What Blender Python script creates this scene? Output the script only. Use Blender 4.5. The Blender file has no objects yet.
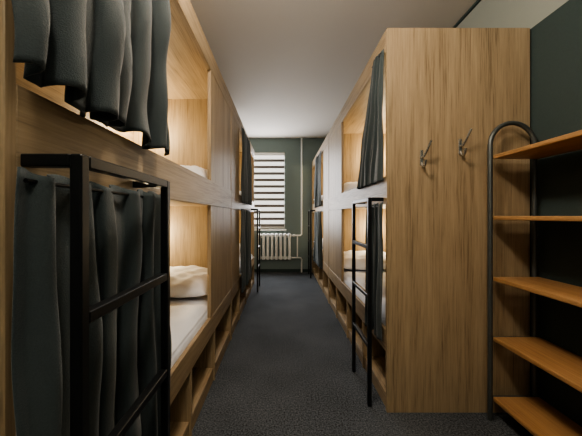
import bpy, bmesh, math, random
from mathutils import Vector
random.seed(4)
scene = bpy.context.scene
COL = scene.collection
try:
    scene.view_settings.look = 'AgX - Medium High Contrast'
except Exception:
    pass

def lin(r, g, b):
    def f(c):
        c /= 255.0
        return c/12.92 if c <= 0.04045 else ((c+0.055)/1.055)**2.4
    return (f(r), f(g), f(b), 1.0)

# ---------------------------------------------------------------- materials
def new_mat(name):
    m = bpy.data.materials.new(name); m.use_nodes = True
    nt = m.node_tree; b = nt.nodes['Principled BSDF']
    return m, nt, b

def simple(name, col, rough=0.6, metal=0.0, bump=0.0, bscale=200.0, var=0.0, sheen=0.0):
    m, nt, b = new_mat(name)
    b.inputs['Base Color'].default_value = col
    b.inputs['Roughness'].default_value = rough
    b.inputs['Metallic'].default_value = metal
    if sheen: b.inputs['Sheen Weight'].default_value = sheen
    tc = nt.nodes.new('ShaderNodeTexCoord')
    n = nt.nodes.new('ShaderNodeTexNoise'); n.inputs['Scale'].default_value = bscale
    n.inputs['Detail'].default_value = 4
    nt.links.new(tc.outputs['Object'], n.inputs['Vector'])
    if bump:
        bp = nt.nodes.new('ShaderNodeBump'); bp.inputs['Strength'].default_value = bump
        bp.inputs['Distance'].default_value = 0.01
        nt.links.new(n.outputs['Fac'], bp.inputs['Height'])
        nt.links.new(bp.outputs['Normal'], b.inputs['Normal'])
    if var:
        r = nt.nodes.new('ShaderNodeValToRGB')
        r.color_ramp.elements[0].position = 0.3; r.color_ramp.elements[1].position = 0.7
        r.color_ramp.elements[0].color = (col[0]*(1-var), col[1]*(1-var), col[2]*(1-var), 1)
        r.color_ramp.elements[1].color = (min(1, col[0]*(1+var)), min(1, col[1]*(1+var)), min(1, col[2]*(1+var)), 1)
        nt.links.new(n.outputs['Fac'], r.inputs['Fac'])
        nt.links.new(r.outputs['Color'], b.inputs['Base Color'])
    return m

def wood(name, axis, dark, mid, light, rough=0.5):
    m, nt, b = new_mat(name)
    tc = nt.nodes.new('ShaderNodeTexCoord')
    def mapping(k):
        mp = nt.nodes.new('ShaderNodeMapping')
        s = [1.0, 1.0, 1.0]; s[axis] = k
        mp.inputs['Scale'].default_value = s
        nt.links.new(tc.outputs['Object'], mp.inputs['Vector'])
        return mp
    mp, mp2 = mapping(0.06), mapping(0.03)
    n1 = nt.nodes.new('ShaderNodeTexNoise'); n1.inputs['Scale'].default_value = 16
    n1.inputs['Detail'].default_value = 6; n1.inputs['Distortion'].default_value = 0.9
    n2 = nt.nodes.new('ShaderNodeTexNoise'); n2.inputs['Scale'].default_value = 150
    n2.inputs['Detail'].default_value = 6; n2.inputs['Roughness'].default_value = 0.65
    nt.links.new(mp.outputs[0], n1.inputs['Vector']); nt.links.new(mp2.outputs[0], n2.inputs['Vector'])
    mx = nt.nodes.new('ShaderNodeMix'); mx.data_type = 'FLOAT'; mx.inputs[0].default_value = 0.6
    nt.links.new(n1.outputs['Fac'], mx.inputs[2]); nt.links.new(n2.outputs['Fac'], mx.inputs[3])
    r = nt.nodes.new('ShaderNodeValToRGB')
    e = r.color_ramp.elements
    e[0].position = 0.34; e[0].color = dark
    e[1].position = 0.62; e[1].color = light
    k = e.new(0.47); k.color = mid
    nt.links.new(mx.outputs[0], r.inputs['Fac'])
    nt.links.new(r.outputs['Color'], b.inputs['Base Color'])
    b.inputs['Roughness'].default_value = rough
    bp = nt.nodes.new('ShaderNodeBump'); bp.inputs['Strength'].default_value = 0.15
    bp.inputs['Distance'].default_value = 0.003
    nt.links.new(n2.outputs['Fac'], bp.inputs['Height']); nt.links.new(bp.outputs['Normal'], b.inputs['Normal'])
    return m

WD, WM, WL = lin(110, 93, 70), lin(154, 134, 105), lin(174, 153, 122)
M_WY = wood('oak_y', 1, WD, WM, WL)
M_WZ = wood('oak_z', 2, WD, WM, WL)
M_SH = wood('shelf_beech', 1, lin(138, 100, 64), lin(168, 128, 85), lin(184, 144, 99), 0.4)
M_BLACK = simple('black_powdercoat', lin(24, 26, 28), 0.4, 0.3)
M_EDGE = simple('dark_edge', lin(22, 24, 24), 0.7)
M_CURT = simple('velvet_curtain', lin(54, 65, 67), 0.85, 0, 0.25, 400, 0.12, sheen=0.2)
M_CEIL = simple('ceiling_paint', lin(214, 208, 199), 0.9, 0, 0.05, 60)
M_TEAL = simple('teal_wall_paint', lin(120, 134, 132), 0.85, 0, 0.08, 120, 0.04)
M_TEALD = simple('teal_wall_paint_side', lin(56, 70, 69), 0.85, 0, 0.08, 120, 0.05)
M_WHITEW = simple('upper_wall_paint', lin(150, 155, 147), 0.9, 0, 0.05, 100)
M_BACKW = simple('back_wall_paint', lin(190, 190, 184), 0.9, 0, 0.05, 100)
M_LINEN = simple('white_linen', lin(236, 240, 248), 0.9, 0, 0.6, 9, 0.02)
M_METAL = simple('grey_tube', lin(92, 96, 95), 0.4, 0.6)
M_CHROME = simple('hook_steel', lin(190, 190, 185), 0.25, 0.9)
M_WPAINT = simple('white_enamel', lin(232, 232, 228), 0.4)
M_SHADE = simple('blind_dark_stripe', lin(112, 107, 103), 0.8)

def carpet():
    m, nt, b = new_mat('carpet')
    tc = nt.nodes.new('ShaderNodeTexCoord')
    n = nt.nodes.new('ShaderNodeTexNoise'); n.inputs['Scale'].default_value = 110; n.inputs['Detail'].default_value = 6
    n2 = nt.nodes.new('ShaderNodeTexNoise'); n2.inputs['Scale'].default_value = 2.2; n2.inputs['Detail'].default_value = 3
    for q in (n, n2): nt.links.new(tc.outputs['Object'], q.inputs['Vector'])
    mx = nt.nodes.new('ShaderNodeMix'); mx.data_type = 'FLOAT'; mx.inputs[0].default_value = 0.18
    nt.links.new(n.outputs['Fac'], mx.inputs[2]); nt.links.new(n2.outputs['Fac'], mx.inputs[3])
    r = nt.nodes.new('ShaderNodeValToRGB'); e = r.color_ramp.elements
    e[0].position = 0.36; e[0].color = lin(30, 33, 37)
    e[1].position = 0.64; e[1].color = lin(96, 101, 106)
    nt.links.new(mx.outputs[0], r.inputs['Fac']); nt.links.new(r.outputs['Color'], b.inputs['Base Color'])
    b.inputs['Roughness'].default_value = 1.0
    bp = nt.nodes.new('ShaderNodeBump'); bp.inputs['Strength'].default_value = 0.5; bp.inputs['Distance'].default_value = 0.006
    nt.links.new(n.outputs['Fac'], bp.inputs['Height']); nt.links.new(bp.outputs['Normal'], b.inputs['Normal'])
    return m
M_CARPET = carpet()

def emis(name, col, s):
    m, nt, b = new_mat(name)
    b.inputs['Base Color'].default_value = col
    b.inputs['Emission Color'].default_value = col
    b.inputs['Emission Strength'].default_value = s
    return m
M_BLIND = emis('blind_backlight_glow', lin(235, 236, 232), 1.25)  # sheer bands emit light themselves to imitate daylight from behind
M_SKYPANE = emis('window_daylight', lin(225, 232, 240), 1.2)
M_BULB = emis('lamp_diffuser_warm', lin(255, 214, 150), 8.0)
M_GLOBE = emis('added_fill_dome_glow', lin(255, 232, 200), 3.0)  # glowing dome of the added fill lamps

# ---------------------------------------------------------------- helpers
def link(o, parent=None):
    COL.objects.link(o)
    if parent: o.parent = parent
    return o

def empty(name):
    e = bpy.data.objects.new(name, None); COL.objects.link(e); return e

def box(name, x0, x1, y0, y1, z0, z1, mat, parent=None, bev=0.0015, seg=1):
    if x0 > x1: x0, x1 = x1, x0
    bm = bmesh.new()
    vs = [bm.verts.new((x, y, z)) for x in (x0, x1) for y in (y0, y1) for z in (z0, z1)]
    for f in ((0,1,3,2),(4,6,7,5),(0,4,5,1),(2,3,7,6),(0,2,6,4),(1,5,7,3)):
        bm.faces.new([vs[i] for i in f])
    bmesh.ops.recalc_face_normals(bm, faces=bm.faces)
    if bev:
        bmesh.ops.bevel(bm, geom=bm.edges[:], offset=bev, segments=seg, affect='EDGES', profile=0.5)
    me = bpy.data.meshes.new(name); bm.to_mesh(me); bm.free()
    me.materials.append(mat)
    if seg > 1:
        for p in me.polygons: p.use_smooth = True
    return link(bpy.data.objects.new(name, me), parent)

def tube(name, pts, r, mat, parent=None, cyclic=False, res=4):
    cu = bpy.data.curves.new(name, 'CURVE'); cu.dimensions = '3D'
    cu.bevel_depth = r; cu.bevel_resolution = res; cu.use_fill_caps = True
    sp = cu.splines.new('POLY'); sp.points.add(len(pts)-1)
    for i, p in enumerate(pts): sp.points[i].co = (*p, 1)
    sp.use_cyclic_u = cyclic
    cu.materials.append(mat); sp.use_smooth = True
    o = bpy.data.objects.new(name+'_c', cu)
    COL.objects.link(o)
    dg = bpy.context.evaluated_depsgraph_get()
    me = bpy.data.meshes.new_from_object(o.evaluated_get(dg))
    bpy.data.objects.remove(o)
    me.name = name
    if not me.materials: me.materials.append(mat)
    return link(bpy.data.objects.new(name, me), parent)

# ---------------------------------------------------------------- room
XL, XR, YB, YF, H = -1.40, 1.462, -1.6, 5.74, 2.75
T = 0.1
box('floor', XL-T, XR+T, YB-T, YF+T, -0.1, 0, M_CARPET, bev=0)
box('ceiling', XL-T, XR+T, YB-T, YF+T, H, H+0.1, M_CEIL, bev=0)
wr = empty('wall_right')
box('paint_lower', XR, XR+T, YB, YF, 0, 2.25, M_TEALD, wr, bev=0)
box('paint_upper', XR, XR+T, YB, YF, 2.25, H, M_WHITEW, wr, bev=0)
wl = empty('wall_left')
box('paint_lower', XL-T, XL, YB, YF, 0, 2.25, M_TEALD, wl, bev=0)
box('paint_upper', XL-T, XL, YB, YF, 2.25, H, M_WHITEW, wl, bev=0)
box('wall_back', XL-T, XR+T, YB-T, YB, 0, H, M_BACKW, bev=0)
box('trim_1', XR-0.018, XR-0.001, YB, YF, H-0.020, H-0.001, M_TEALD)
WX0, WX1, WZ0, WZ1 = -0.80, 0.06, 0.88, 2.46
wf = empty('wall_front')
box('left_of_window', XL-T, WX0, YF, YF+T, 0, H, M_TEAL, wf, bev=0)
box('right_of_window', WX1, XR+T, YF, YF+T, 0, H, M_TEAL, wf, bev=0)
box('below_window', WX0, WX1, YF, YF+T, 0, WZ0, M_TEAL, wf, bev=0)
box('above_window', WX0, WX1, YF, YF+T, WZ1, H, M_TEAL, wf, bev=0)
win = empty('window_1')
yw0, yw1 = YF+0.045, YF+0.085
f = 0.05
box('frame_left', WX0, WX0+f, yw0, yw1, WZ0, WZ1, M_WPAINT, win)
box('frame_right', WX1-f, WX1, yw0, yw1, WZ0, WZ1, M_WPAINT, win)
box('frame_top', WX0+f, WX1-f, yw0, yw1, WZ1-f, WZ1, M_WPAINT, win)
box('frame_bottom', WX0+f, WX1-f, yw0, yw1, WZ0, WZ0+f, M_WPAINT, win)
box('mullion', (WX0+WX1)/2-0.03, (WX0+WX1)/2+0.03, yw0, yw1, WZ0+f, WZ1-f, M_WPAINT, win)
box('pane', WX0+f, WX1-f, yw1-0.012, yw1-0.006, WZ0+f, WZ1-f, M_SKYPANE, win, bev=0)
box('sill', WX0-0.03, WX1+0.03, YF-0.04, YF+0.045, WZ0-0.03, WZ0, M_WPAINT, win)
bl = empty('zebra_roller_blind')
box('cassette', WX0+0.01, WX1-0.01, YF+0.004, YF+0.04, WZ1-0.06, WZ1-0.002, M_WPAINT, bl, bev=0.006, seg=3)
n = 11; zt = WZ1-0.06; zb = WZ0+0.05; pz = (zt-zb)/n
for i in range(n):
    z1 = zt-i*pz
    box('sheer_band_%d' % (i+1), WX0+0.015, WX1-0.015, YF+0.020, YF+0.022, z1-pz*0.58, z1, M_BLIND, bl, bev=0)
    box('opaque_band_%d' % (i+1), WX0+0.015, WX1-0.015, YF+0.019, YF+0.023, z1-pz, z1-pz*0.58, M_SHADE, bl, bev=0)
box('bottom_rail', WX0+0.015, WX1-0.015, YF+0.012, YF+0.030, zb-0.025, zb, M_WPAINT, bl, bev=0.004, seg=2)

box('baseboard_front', XL, 0.60, YF-0.012, YF-0.001, 0, 0.06, M_TEALD)
box('baseboard_right', XR-0.012, XR-0.001, YB, 1.62, 0, 0.06, M_EDGE)

# radiator
rad = empty('cast_iron_radiator')
nsec = 8; rx0, rx1 = -0.50, 0.19
w = (rx1-rx0)/nsec
for i in range(nsec):
    cx = rx0+w*(i+0.5)
    box('section_front_%d' % (i+1), cx-w*0.30, cx+w*0.30, YF-0.175, YF-0.125, 0.27, 0.80, M_WPAINT, rad, bev=0.022, seg=3)
    box('section_rear_%d' % (i+1), cx-w*0.30, cx+w*0.30, YF-0.105, YF-0.055, 0.27, 0.80, M_WPAINT, rad, bev=0.022, seg=3)
    for zz in (0.27, 0.72):
        box('section_header_%d' % (i+1), cx-w*0.47, cx+w*0.47, YF-0.155, YF-0.075, zz+0.005, zz+0.07, M_WPAINT, rad, bev=0.018, seg=3)
for x in (rx0+w, rx1-w):
    box('wall_bracket', x-0.01, x+0.01, YF-0.08, YF-0.001, 0.70, 0.73, M_WPAINT, rad)
pipe = empty('heating_pipe')
px = 0.40
tube('riser', [(px, YF-0.05, H-0.002), (px, YF-0.05, 0.78), (px-0.03, YF-0.07, 0.755), (px-0.07, YF-0.11, 0.755), (rx1+0.005, YF-0.115, 0.755)], 0.016, M_WPAINT, pipe)
tube('return', [(rx1+0.005, YF-0.115, 0.31), (px-0.06, YF-0.11, 0.31), (px-0.02, YF-0.07, 0.30), (px, YF-0.05, 0.26), (px, YF-0.05, 0.002)], 0.016, M_WPAINT, pipe)
tube('bypass', [(px-0.09, YF-0.113, 0.755), (px-0.09, YF-0.113, 0.31)], 0.012, M_WPAINT, pipe)
tube('valve', [(rx1+0.03, YF-0.115, 0.755), (rx1+0.07, YF-0.115, 0.755)], 0.024, M_WPAINT, pipe)

# ---------------------------------------------------------------- bunks
t = 0.022
TOP = 2.25
Z_BAND0, Z_BAND1 = 1.22, 1.385
Z_RAIL0, Z_RAIL1 = 0.35, 0.475
Z_FAS = 2.12

def bunk(s, face, back, y0, y1, panels, divs):
    e = empty('capsule_bunk_bed')
    def bx(name, a, b, ya, yb, za, zb, m, **k):
        box(name, s*a, s*b, ya, yb, za, zb, m, e, **k)
    bx('end_panel_near', face, back, y0, y0+t, 0, TOP, M_WZ)
    bx('end_panel_far', face, back, y1-t, y1, 0, TOP, M_WZ)
    bx('back_panel', back-0.012, back, y0+t, y1-t, 0.0, TOP, M_WY)
    bx('roof', face, back-0.012, y0+t, y1-t, TOP-t, TOP, M_WY)
    bx('fascia_top', face, face+t, y0+t, y1-t, Z_FAS, TOP-t, M_WY)
    bx('guard_band', face, face+t, y0+t, y1-t, Z_BAND0, Z_BAND1, M_WY)
    bx('upper_platform', face+t, back-0.012, y0+t, y1-t, 1.24, 1.262, M_WY)
    bx('side_rail', face, face+t, y0+t, y1-t, Z_RAIL0, Z_RAIL1, M_WY)
    bx('lower_platform', face+t, back-0.012, y0+t, y1-t, 0.352, 0.374, M_WY)
    for i, (a, b) in enumerate(panels):
        a2, b2 = max(a, y0+t), min(b, y1-t)
        bx('front_panel_lower_%d' % i, face+0.003, face+0.019, a2, b2, Z_RAIL1, Z_BAND0, M_WZ)
        bx('front_panel_upper_%d' % i, face+0.003, face+0.019, a2, b2, Z_BAND1, Z_FAS, M_WZ)
        for za, zb in ((Z_RAIL1, Z_BAND0), (Z_BAND1, Z_FAS)):
            if a > y0+0.1: bx('post', face, face+0.024, a-0.022, a, za, zb, M_WZ)
            if b < y1-0.1: bx('post', face, face+0.024, b, b+0.022, za, zb, M_WZ)
    bx('base_plinth', face+0.01, face+0.028, y0+t, y1-t, 0, 0.07, M_WY)
    bx('base_floor', face+0.01, face+0.42, y0+t, y1-t, 0.07, 0.088, M_WY)
    bx('base_back', face+0.42, face+0.436, y0+t, y1-t, 0, 0.352, M_WY)
    for i, d in enumerate(divs):
        bx('base_divider_%d' % i, face, face+0.42, d-0.011, d+0.011, 0.0, Z_RAIL0, M_WZ)
    return e

def mattress(s, face, back, y0, y1, z, h, par):
    xa, xb = s*(face+t+0.002), s*(back-0.014)
    return box('mattress', xa, xb, y0+t+0.002, y1-t-0.002, z, z+h, M_LINEN, par, bev=0.03, seg=4)

def pillow(cx, cy, cz, lx, ly, h, rot=0, tilt=0):
    bm = bmesh.new(); N = 32; top = {}; bot = {}
    for i in range(N+1):
        for j in range(N+1):
            u, v = i/N*2-1, j/N*2-1
            pinch = 1-0.06*(1-abs(v)**2)*abs(u)**3
            pinch2 = 1-0.06*(1-abs(u)**2)*abs(v)**3
            x = u*lx/2*pinch; y = v*ly/2*pinch2
            th = ((1-abs(u)**4)*(1-abs(v)**4))**0.6
            wr = 0.07*math.sin(8*u+3*v)*math.cos(6*v)+0.05*math.sin(17*u-8*v)+0.04*math.sin(5*u+21*v)
            hh = h/2*(th*(1+wr))
            top[i, j] = bm.verts.new((x, y, hh))
            bot[i, j] = top[i, j] if (i in (0, N) or j in (0, N)) else bm.verts.new((x, y, -hh*0.6))
    for i in range(N):
        for j in range(N):
            bm.faces.new((top[i, j], top[i+1, j], top[i+1, j+1], top[i, j+1]))
            q = [bot[i, j], bot[i, j+1], bot[i+1, j+1], bot[i+1, j]]
            try: bm.faces.new(q)
            except ValueError: pass
    me = bpy.data.meshes.new('pillow'); bm.to_mesh(me); bm.free()
    for p in me.polygons: p.use_smooth = True
    me.materials.append(M_LINEN)
    o = link(bpy.data.objects.new('pillow', me))
    o.location = (cx, cy, cz); o.rotation_euler = (tilt, 0, rot)
    return o

def blanket(s, face, back, y0, y1, z, name='bed_sheet'):
    bm = bmesh.new(); NX, NY = 30, 60
    g = {}
    xa, xb = face+0.03, back-0.03
    for i in range(NX+1):
        for j in range(NY+1):
            u, v = i/NX, j/NY
            edge = min(u, 1-u, v, 1-v)*14
            e = min(1, edge)**0.5
            hh = 0.003+e*(0.030+0.010*math.sin(7*u+9*v)+0.009*math.sin(23*v-11*u)+0.006*math.sin(31*u+15*v))
            g[i, j] = bm.verts.new((s*(xa+(xb-xa)*u), y0+(y1-y0)*v, z+hh))
    for i in range(NX):
        for j in range(NY):
            bm.faces.new((g[i, j], g[i+1, j], g[i+1, j+1], g[i, j+1]))
    me = bpy.data.meshes.new(name); bm.to_mesh(me); bm.free()
    for p in me.polygons: p.use_smooth = True
    me.materials.append(M_LINEN)
    return link(bpy.data.objects.new(name, me))

def lamp(x, y, z, dx, dy, energy, r=0.03):
    e = empty('reading_lamp')
    box('wall_plate', x-0.03, x+0.03, min(y, y+dy*0.012), max(y, y+dy*0.012), z-0.03, z+0.03, M_WPAINT, e)
    bpy.ops.mesh.primitive_uv_sphere_add(segments=20, ring_count=12, radius=r, location=(x+dx*0.05, y+dy*0.04, z))
    o = bpy.context.object; o.name = 'diffuser'; o.data.materials.append(M_BULB); o.parent = e
    for p in o.data.polygons: p.use_smooth = True
    ld = bpy.data.lights.new('reading_lamp_light', 'POINT'); ld.energy = energy; ld.color = (1.0, 0.82, 0.53)
    ld.shadow_soft_size = 0.08
    lo = bpy.data.objects.new('bulb_light', ld); COL.objects.link(lo)
    lo.location = (x+dx*0.14, y+dy*0.18, z); lo.parent = e

def curtain(s, xf, yt0, yt1, yb0, yb1, z0, z1, folds, amp, seed=0, skew=0.0, ragged=0.0, drift=0.0):
    rnd = random.Random(seed)
    NU, NV = folds*20, 56
    ph = [rnd.uniform(0, 6.28) for _ in range(8)]
    bm = bmesh.new(); g = {}
    for j in range(NV+1):
        v = j/NV
        z = z1+(z0-z1)*v
        ya = yt0+(yb0-yt0)*(v**0.8); yb = yt1+(yb1-yt1)*(v**0.8)
        for i in range(NU+1):
            u = i/NU
            uu = u+0.03*math.sin(5*u*math.pi+ph[0])*math.sin(u*math.pi)+0.015*math.sin(11*u+ph[1]+2*v)+skew*v*0.08*math.sin(u*math.pi)
            a = uu*folds*2*math.pi + drift*math.sin(3.1*v+5*u+ph[6])*v
            var = 0.62+0.38*math.sin(2.3*a/3+ph[2]+drift*1.5*v)
            A = amp*(0.6+0.4*v)*var
            c = math.cos(a); prof = 1-2*((1-c)/2)**1.5
            x = -prof*A - 0.28*amp*math.sin(2.1*a+ph[3]+3*v)*v
            x += 0.18*amp*math.sin(9*v+ph[4]+6*u)
            x += drift*0.12*amp*math.sin(17*v+9*u+ph[7])*math.sin(23*u+4*v)
            y = ya+(yb-ya)*u + 0.5*amp*math.sin(2*a)*(0.4+v)*math.sin(math.pi*u)
            zz = z
            zz -= v*ragged*(0.5+0.5*math.sin(u*folds*1.7+ph[5]))+v*ragged*0.3*math.cos(a)
            if j == 0: zz += 0.006*math.cos(a)
            g[i, j] = bm.verts.new((s*(xf)-s*x, y, zz))
    for i in range(NU):
        for j in range(NV):
            bm.faces.new((g[i, j], g[i+1, j], g[i+1, j+1], g[i, j+1]))
    me = bpy.data.meshes.new('privacy_curtain'); bm.to_mesh(me); bm.free()
    for p in me.polygons: p.use_smooth = True
    me.materials.append(M_CURT)
    o = link(bpy.data.objects.new('privacy_curtain', me))
    m = o.modifiers.new('thick', 'SOLIDIFY'); m.thickness = 0.003
    tube('curtain_rod', [(s*xf, yt0+0.01, z1-0.016), (s*xf, yt1+0.03, z1-0.016)], 0.004, M_BLACK, o)
    return o

def ladder(s, xl, face, ya, yb):
    e = empty('bunk_ladder')
    zt = 1.262; w = 0.0115
    X = s*xl
    for y in (ya, yb):
        box('rail', X-w, X+w, y-w, y+w, 0.0, zt, M_BLACK, e, bev=0.003)
        xin = s*(face-0.001)
        box('top_arm', min(X+s*w, xin), max(X+s*w, xin), y-w, y+w, zt-2*w, zt, M_BLACK, e, bev=0.002)
    box('top_bar', X-w, X+w, ya+w, yb-w, zt-2*w, zt, M_BLACK, e, bev=0.002)
    for k, z in enumerate((0.36, 0.66, 0.96)):
        box('rung_%d' % (k+1), X-w, X+w, ya+w, yb-w, z-w, z+w, M_BLACK, e, bev=0.002)
    return e

FL, BL, FR, BR = 0.47, 1.385, 0.613, 1.45
L1 = (0.472, 2.60); L2 = (2.605, 4.72); R1 = (1.63, 3.68); R2 = (3.685, 5.73)
b1 = bunk(-1, FL, BL, L1[0], L1[1], [(1.87, 2.6)], [0.97, 1.45, 1.96])
b2 = bunk(-1, FL, BL, L2[0], L2[1], [(2.6, 3.05)], [3.1, 3.66, 4.2])
b3 = bunk(1, FR, BR, R1[0], R1[1], [(2.9, 3.7)], [2.12, 2.64, 3.16])
b4 = bunk(1, FR, BR, R2[0], R2[1], [(3.68, 4.15)], [4.2, 4.7, 5.2])
for s, fc, bk, L, par in ((-1, FL, BL, L1, b1), (-1, FL, BL, L2, b2), (1, FR, BR, R1, b3), (1, FR, BR, R2, b4)):
    for z, h in ((0.375, 0.145), (1.263, 0.105)):
        mattress(s, fc, bk, L[0], L[1], z, h, par)
        blanket(s, fc, bk, L[0]+0.08, L[1]-0.66, z+h)
        c = s*((fc+bk)/2-0.015)
        pillow(c, L[1]-0.32, z+h+0.085, 0.76, 0.52, 0.20, rot=0.03*s, tilt=0.10)
    lamp(s*(bk-0.235), L[1]-t, 1.00, 0, -1, 12)
    lamp(s*(bk-0.20), L[1]-t, 1.92, 0, -1, 16)

# curtains
curtain(-1, FL-0.038, 0.460, 1.03, 0.455, 1.05, 0.30, 1.226, 6, 0.032, 1, drift=0.9)
curtain(-1, FL-0.050, 0.445, 0.98, 0.440, 1.02, 1.392, 2.14, 6, 0.036, 2, skew=1.4, ragged=0.018, drift=1.2)
curtain(1, FR-0.022, 1.66, 1.80, 1.66, 2.20, 1.36, 2.14, 5, 0.018, 3, skew=-1, drift=0.8)
curtain(1, FR-0.022, 1.66, 1.95, 1.66, 1.96, 0.40, 1.226, 4, 0.018, 4, drift=0.6)
curtain(-1, FL-0.03, 3.08, 3.85, 3.08, 4.0, 1.30, 2.14, 6, 0.022, 5)
curtain(-1, FL-0.03, 3.05, 3.95, 3.05, 3.98, 0.30, 1.226, 6, 0.022, 6)
curtain(1, FR-0.03, 4.2, 4.9, 4.2, 5.1, 1.30, 2.14, 6, 0.022, 7)
curtain(1, FR-0.03, 4.2, 4.95, 4.2, 5.0, 0.35, 1.226, 6, 0.022, 8)
ladder(-1, 0.37, FL, 0.51, 0.885)
ladder(1, 0.53, FR, 1.69, 2.06)
ladder(-1, 0.37, FL, 4.22, 4.60)
ladder(1, 0.53, FR, 5.15, 5.53)

# ---------------------------------------------------------------- shelf unit
su = empty('shelving_unit')
sx0, sx1 = 1.175, 1.425
for k, y in enumerate((1.575, 0.60)):
    r = (sx1-sx0)/2; cx = (sx0+sx1)/2; zc = 1.675-r
    pts = [(sx0, y, 0.0)]+[(cx-r*math.cos(a*math.pi/16), y, zc+r*math.sin(a*math.pi/16)) for a in range(17)]+[(sx1, y, 0.0)]
    tube('arch_frame_%d' % (k+1), pts, 0.0125, M_METAL, su)
for k, z in enumerate((0.14, 0.475, 0.81, 1.15, 1.49)):
    box('shelf_%d' % (k+1), sx0+0.004, sx1+0.012, 0.615, 1.56, z-0.022, z, M_SH, su, bev=0.003, seg=2)
    for y in (0.60, 1.575):
        tube('shelf_support_%d' % (k+1), [(sx0, y, z-0.011), (sx1, y, z-0.011)], 0.007, M_METAL, su)
    box('shelf_clip_%d' % (k+1), sx1-0.10, sx1-0.04, 1.06, 1.12, z-0.052, z-0.022, M_BLACK, su)

# ---------------------------------------------------------------- coat hooks
def hook(x, z):
    e = empty('coat_hook'); y = R1[0]
    box('back_plate', x-0.009, x+0.009, y-0.004, y, z-0.045, z+0.045, M_CHROME, e, bev=0.0015)
    up = [(x, y-0.006, z+0.0), (x+0.004, y-0.02, z+0.004), (x+0.010, y-0.04, z+0.03), (x+0.018, y-0.055, z+0.065), (x+0.024, y-0.062, z+0.085)]
    tube('upper_prong', up, 0.0065, M_CHROME, e)
    lo = [(x, y-0.006, z-0.03), (x-0.002, y-0.02, z-0.052), (x-0.002, y-0.038, z-0.058), (x-0.003, y-0.05, z-0.045), (x-0.004, y-0.055, z-0.022)]
    tube('lower_prong', lo, 0.0065, M_CHROME, e)
hook(0.815, 1.49); hook(1.04, 1.555)

# ---------------------------------------------------------------- added overhead fill lamps, window light
def added_fill_lamp(x, y, energy, col):  # unseen overhead lamp with housing, added to fill the room with light
    e = empty('added_fill_lamp')
    bpy.ops.mesh.primitive_cylinder_add(vertices=40, radius=0.15, depth=0.03, location=(x, y, H-0.016))
    o = bpy.context.object; o.name = 'base'; o.data.materials.append(M_WPAINT); o.parent = e
    bpy.ops.mesh.primitive_uv_sphere_add(segments=32, ring_count=16, radius=0.14, location=(x, y, H-0.035))
    o = bpy.context.object; o.name = 'fill_dome'; o.scale = (1, 1, 0.4); o.data.materials.append(M_GLOBE); o.parent = e
    for p in o.data.polygons: p.use_smooth = True
    ld = bpy.data.lights.new('added_fill_light', 'POINT'); ld.energy = energy; ld.color = col; ld.shadow_soft_size = 0.10
    lo = bpy.data.objects.new('bulb_light', ld); COL.objects.link(lo); lo.location = (x, y, H-0.22); lo.parent = e
added_fill_lamp(0.0, -0.35, 36, (1.0, 0.92, 0.80))
added_fill_lamp(-0.1, 0.85, 52, (1.0, 0.88, 0.74))
ld = bpy.data.lights.new('window_daylight', 'AREA'); ld.shape = 'RECTANGLE'; ld.size = 0.8; ld.size_y = 1.5
ld.energy = 52; ld.color = (0.97, 0.97, 1.0)
lo = bpy.data.objects.new('window_daylight', ld); COL.objects.link(lo)
lo.location = (-0.37, YF-0.03, 1.67); lo.rotation_euler = (math.radians(-90), 0, 0)

wd = bpy.data.worlds.new('world'); scene.world = wd; wd.use_nodes = True
wd.node_tree.nodes['Background'].inputs[0].default_value = (0.6, 0.7, 0.8, 1)
wd.node_tree.nodes['Background'].inputs[1].default_value = 0.3

# ---------------------------------------------------------------- camera
cam = bpy.data.cameras.new('camera'); cam.sensor_width = 36; cam.lens = 279/582*36
cam.shift_x = 9/582; cam.shift_y = -2/582; cam.clip_start = 0.02
co = bpy.data.objects.new('camera', cam); COL.objects.link(co)
co.location = (0, 0, 1.15); co.rotation_euler = (math.radians(90), 0, 0)
scene.camera = co
